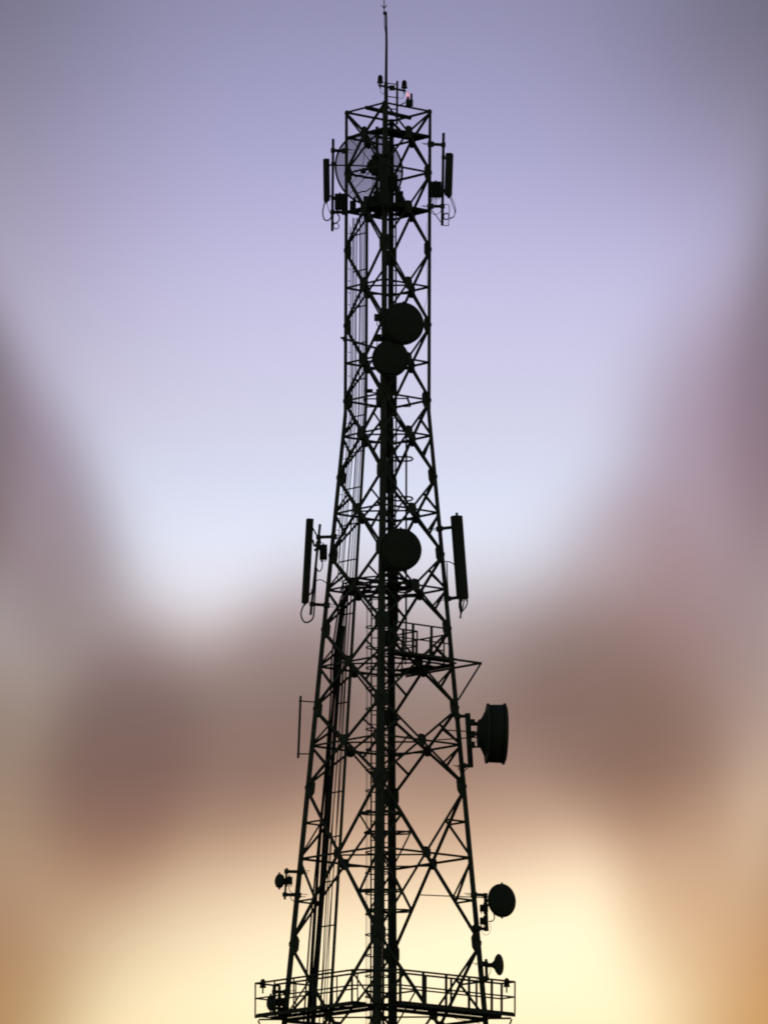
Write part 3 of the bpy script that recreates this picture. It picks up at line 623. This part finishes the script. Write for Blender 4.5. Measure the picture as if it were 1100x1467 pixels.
# ------------------------------------------------------------------ ladders
def ladder(top, bot, wid, label, hoop=None, step=.3, out=(0, 1, 0), rail=.03, cat='ladder', name='ladder'):
    top, bot = V(top), V(bot); o = thing(name, label, cat, bot); d = (top - bot); n = int(d.length / step); out = V(out)
    s = d.normalized().cross(out).normalized()
    for k in (-1, 1): MB().tube([bot + s * wid / 2 * k, top + s * wid / 2 * k], rail, 6).build('rail', STEEL, o)
    rm = None
    for k in range(n):
        c = bot + d * (k + .5) / n
        if rm is None: rm = MB().tube([c - s * wid / 2, c + s * wid / 2], .016, 5).build('rung', STEEL, o); c0_ = c
        else:
            r_ = rm.copy(); link(r_); r_.parent = o; r_.location = c - c0_
    if hoop:
        hm = None; m_ = int(d.length / hoop[1])
        for k in range(m_):
            c = bot + d * (k + .5) / m_
            if hm is None:
                hm = MB().tube([c + s * hoop[0] * math.sin(x) + out * hoop[0] * (1 - math.cos(x)) for x in [R(-150 + 300 * j / 18) + math.pi for j in range(19)]], .022, 5).build('cage_hoop', STEEL, o); h0 = c
            else:
                h_ = hm.copy(); link(h_); h_.parent = o; h_.location = c - h0
        for x in (-70, 0, 70):
            v = s * hoop[0] * math.sin(R(x) + math.pi) + out * hoop[0] * (1 - math.cos(R(x) + math.pi))
            if x: MB().tube([bot + v, top + v], .009, 5).build('cage_strap', STEEL, o)
    return o
ladder(P(541.5, 852, .0), P(540, 1560, .0), .40, 'caged ladder rising inside the lower half of the tower beside the near leg', (.37, .62))
ladder(P(563.5, 640, .2), P(562.5, 862, .2), .14, 'narrow ladder inside the tower between the bend and the middle dish', None, .3)
one('conduit', MB().tube([P(582, 612, .2), P(581.5, 920, .2)], .03, 8), STEEL, 'straight upright conduit right of the centre running past the middle dish', 'conduit')
ladder(P(562, 250, -.1), P(563, 640, -.1), .2, 'narrow ladder inside the straight upper part of the tower', None, .36)
for y, x0, x1, dep, lab in ((657.5, 562, 591, .2, 'upper guard hoop right of the centre above the middle dish'), (714.5, 562, 591, .2, 'guard hoop right of the centre just above the middle dish'), (1165, 516, 577, .2, 'wide guard hoop across the centre below the drum dish'),
       (1193, 522, 588, .2, 'upper of two wide bars crossing behind the legs low down'), (1276, 516, 576, .2, 'wide guard hoop across the centre low down'), (1305, 528, 590, .2, 'lowest wide guard hoop across the legs')):
    h = (x1 - x0) / 2
    pts = [P((x0 + x1) / 2 + h * math.copysign(abs(math.cos(x)) ** .5, math.cos(x)), y, dep) + V((0, .38 * math.sin(x), 0)) for x in [2 * math.pi * k / 24 for k in range(24)]]
    one('guard_hoop', MB().tube(pts, .027, 6, True), STEEL, lab, 'hoop', 'guard hoops')
ladder(P(553.3, 560, .35), P(552.6, 1560, .35), .16, 'narrow cable ladder with close rungs running up between the near and far legs', None, .3, name='cable_ladder', cat='cable ladder', rail=.018)

# ------------------------------------------------------------------ feeder cables
def onface(f, py, inw=.14, i=3):                       # a point on the near-left face, f of the way from the left leg to the near leg
    z = zof(py); return leg(i, z).lerp(leg((i + 1) % 4, z), f) - fnorm(i) * inw
YS = [312, 400, 500, 585, 690, 800, 900, 1000, 1127, 1240, 1352, 1480, 1600]
cl = thing('cable_ladder', 'wide sloping cable ladder inside the left side of the tower', 'cable ladder', onface(.3, 1600))
MB().tube([onface(.475, y) for y in YS], .05, 7).build('rail', STEEL, cl); MB().tube([onface(.13, y) for y in YS[:6]], .02, 6).build('rail', STEEL, cl); MB().tube([onface(.30 if y > 850 else .2, y) for y in YS[6:]], .065, 7).build('rail', STEEL, cl)
for y in list(range(338, 840, 52)): MB().tube([onface(.13, y), onface(.475, y)], .022, 6).build('rung', STEEL, cl)
for y in list(range(884, 1560, 64)): MB().tube([onface(.29, y), onface(.475, y)], .024, 6).build('rung', STEEL, cl)
names = ['leftmost', 'second', 'third', 'fourth', 'fifth', 'sixth', 'seventh', 'eighth', 'ninth']
for k, f in enumerate((.155, .20, .245, .33, .385, .435)):
    w0 = random.uniform(-.012, .012)
    cable([onface(f + w0 * math.sin(y * .02 + k), y, .1) for y in (314, 370, 430, 500, 585, 650, 720, 790, 836)], (.016, .014, .018, .024, .016, .018)[k], names[k] + ' from the left of the cables on the upper left cable ladder', 'upper feeder cables', 4, 'feeder_cable')
for k in range(7):
    f = .215 + .017 * k
    cable([onface(f + .10, 836, .3)] + [onface(f + (.05 if y < 870 else 0) + .012 * math.sin(y * .013 + k) - (.03 if 930 < y < 1000 else 0), y, .08 + .03 * (k % 2)) for y in (860, 900, 950, 1000, 1060, 1127, 1200, 1280, 1352, 1440, 1560)], .03, names[k] + ' from the left of the thick cables bundled low on the left', 'thick feeder cables', 4, 'feeder_cable')
for k, f in enumerate((.345, .37, .395, .42, .445)):
    cable([onface(f + .008 * math.sin(y * .017 + 2 * k), y, .06 + .04 * (k % 2)) for y in (850, 900, 960, 1020, 1080, 1160, 1240, 1320, 1400, 1480, 1560)], (.016, .022, .015, .02, .016)[k], names[k] + ' from the left of the thin cables beside the thick bundle', 'thin feeder cables', 4, 'feeder_cable')
for k in range(7):                                      # the run that fills the gap between the near and far legs
    x = 546 + 2.5 * k; y1 = (905, 1560, 690, 690, 860, 840, 905)[k]
    cable([P(x + .5 * math.sin(y * .02 + k), y, .1 + .06 * k) for y in range(530, y1 + 1, 75)], .027, names[k] + ' from the left of the cables packed between the near and far legs', 'central feeder cables', 2, 'feeder_cable')
cable([P(526.8, y, .3) for y in (868, 1000, 1150, 1300, 1420, 1560)], .006, 'hair-thin safety wire hanging left of the caged ladder', 'hanging wires', 2)
cable([P(611, 318, .2), P(610.6, 370, .2), P(612, 420, .2), P(608, 445, .15), P(612, 470, .1)], .006, 'hair-thin wire beside the right leg under the upper deck', 'hanging wires')
cable([P(500.5, 320, .3), P(499.8, 380, .3), P(500.4, 440, .3), P(500, 500, .3), P(500.6, 560, .3)], .006, 'hair-thin wire beside the left leg under the upper deck', 'hanging wires')
for k, (x0, x1, yc, hh, dep) in enumerate(((491, 572, 836, 9, -.2), (500, 600, 841, 8, .1), (512, 590, 832, 6, .3), (488, 560, 846, 7, 0), (555, 596, 838, 9, .5), (570, 592, 843, 7, .3), (496, 556, 839, 16, -.5), (520, 606, 848, 9, .6), (490, 532, 842, 14, -.4))):
    pts = [P((x0 + x1) / 2 + (x1 - x0) / 2 * math.cos(x), yc + hh * .35 * math.sin(x) + 1.2 * math.sin(3 * x + k), dep) + V((0, .5 * math.sin(x), .04 * math.sin(2 * x))) for x in [2 * math.pi * j / 36 for j in range(36)]]
    one('cable_coil', MB().tube(pts, .027, 6, True), RUBBER, ('widest', 'second widest', 'highest', 'lowest left', 'right-hand', 'smallest', 'nearest left', 'lowest right', 'small left-hand')[k] + ' spare cable coil lying in the bracing under the middle dish', 'cable', 'spare cable coils')
for k, (px, py) in enumerate(((545, 570), (560, 552))):
    e = thing('equipment_box', ('box on the near leg at the bend of the tower', 'box between the legs just under the second dish')[k], 'equipment box', P(px, py + 10, -.9 + k), 'boxes in the centre')
    MB().box(P(px, py, -.9 + k), (.14, .12, .26)).build('case', BOX, e); MB().tube([P(px, py + 10, -.9 + k), P(px + 1, py + 18, -.9 + k)], .02, 6).build('conduit', RUBBER, e)
one('spotlight', MB().box(P(528, 560, -.3), (.13, .08, .05)).tube([P(524, 561, -.3), P(540, 563, -.3)], .02, 6), BOX, 'small flat lamp left of the near leg just above the bend', 'lamp')
one('stay_bar', MB().tube([P(583, 567, .5), P(586.5, 577, .1)], .025, 6), STEEL, 'short slanting bar right of the centre at the bend', 'bar')

cr = thing('climbing_rail', 'thin upright rail with short step pegs beside the left leg in the upper half', 'rail', P(501, 800, dL(800)))
cp = [P(502.5 if y < 580 else 502.5 - (y - 580) * .092, y, dL(y) - .25) for y in range(325, 801, 25)]
MB().tube(cp, .016, 6).build('rail', STEEL, cr)
for y in range(335, 800, 17):
    x = 502.5 if y < 580 else 502.5 - (y - 580) * .092
    MB().tube([P(x, y, dL(y) - .25), P(x - 4, y - .6, dL(y) - .27)], .011, 5).build('step_peg', STEEL, cr)
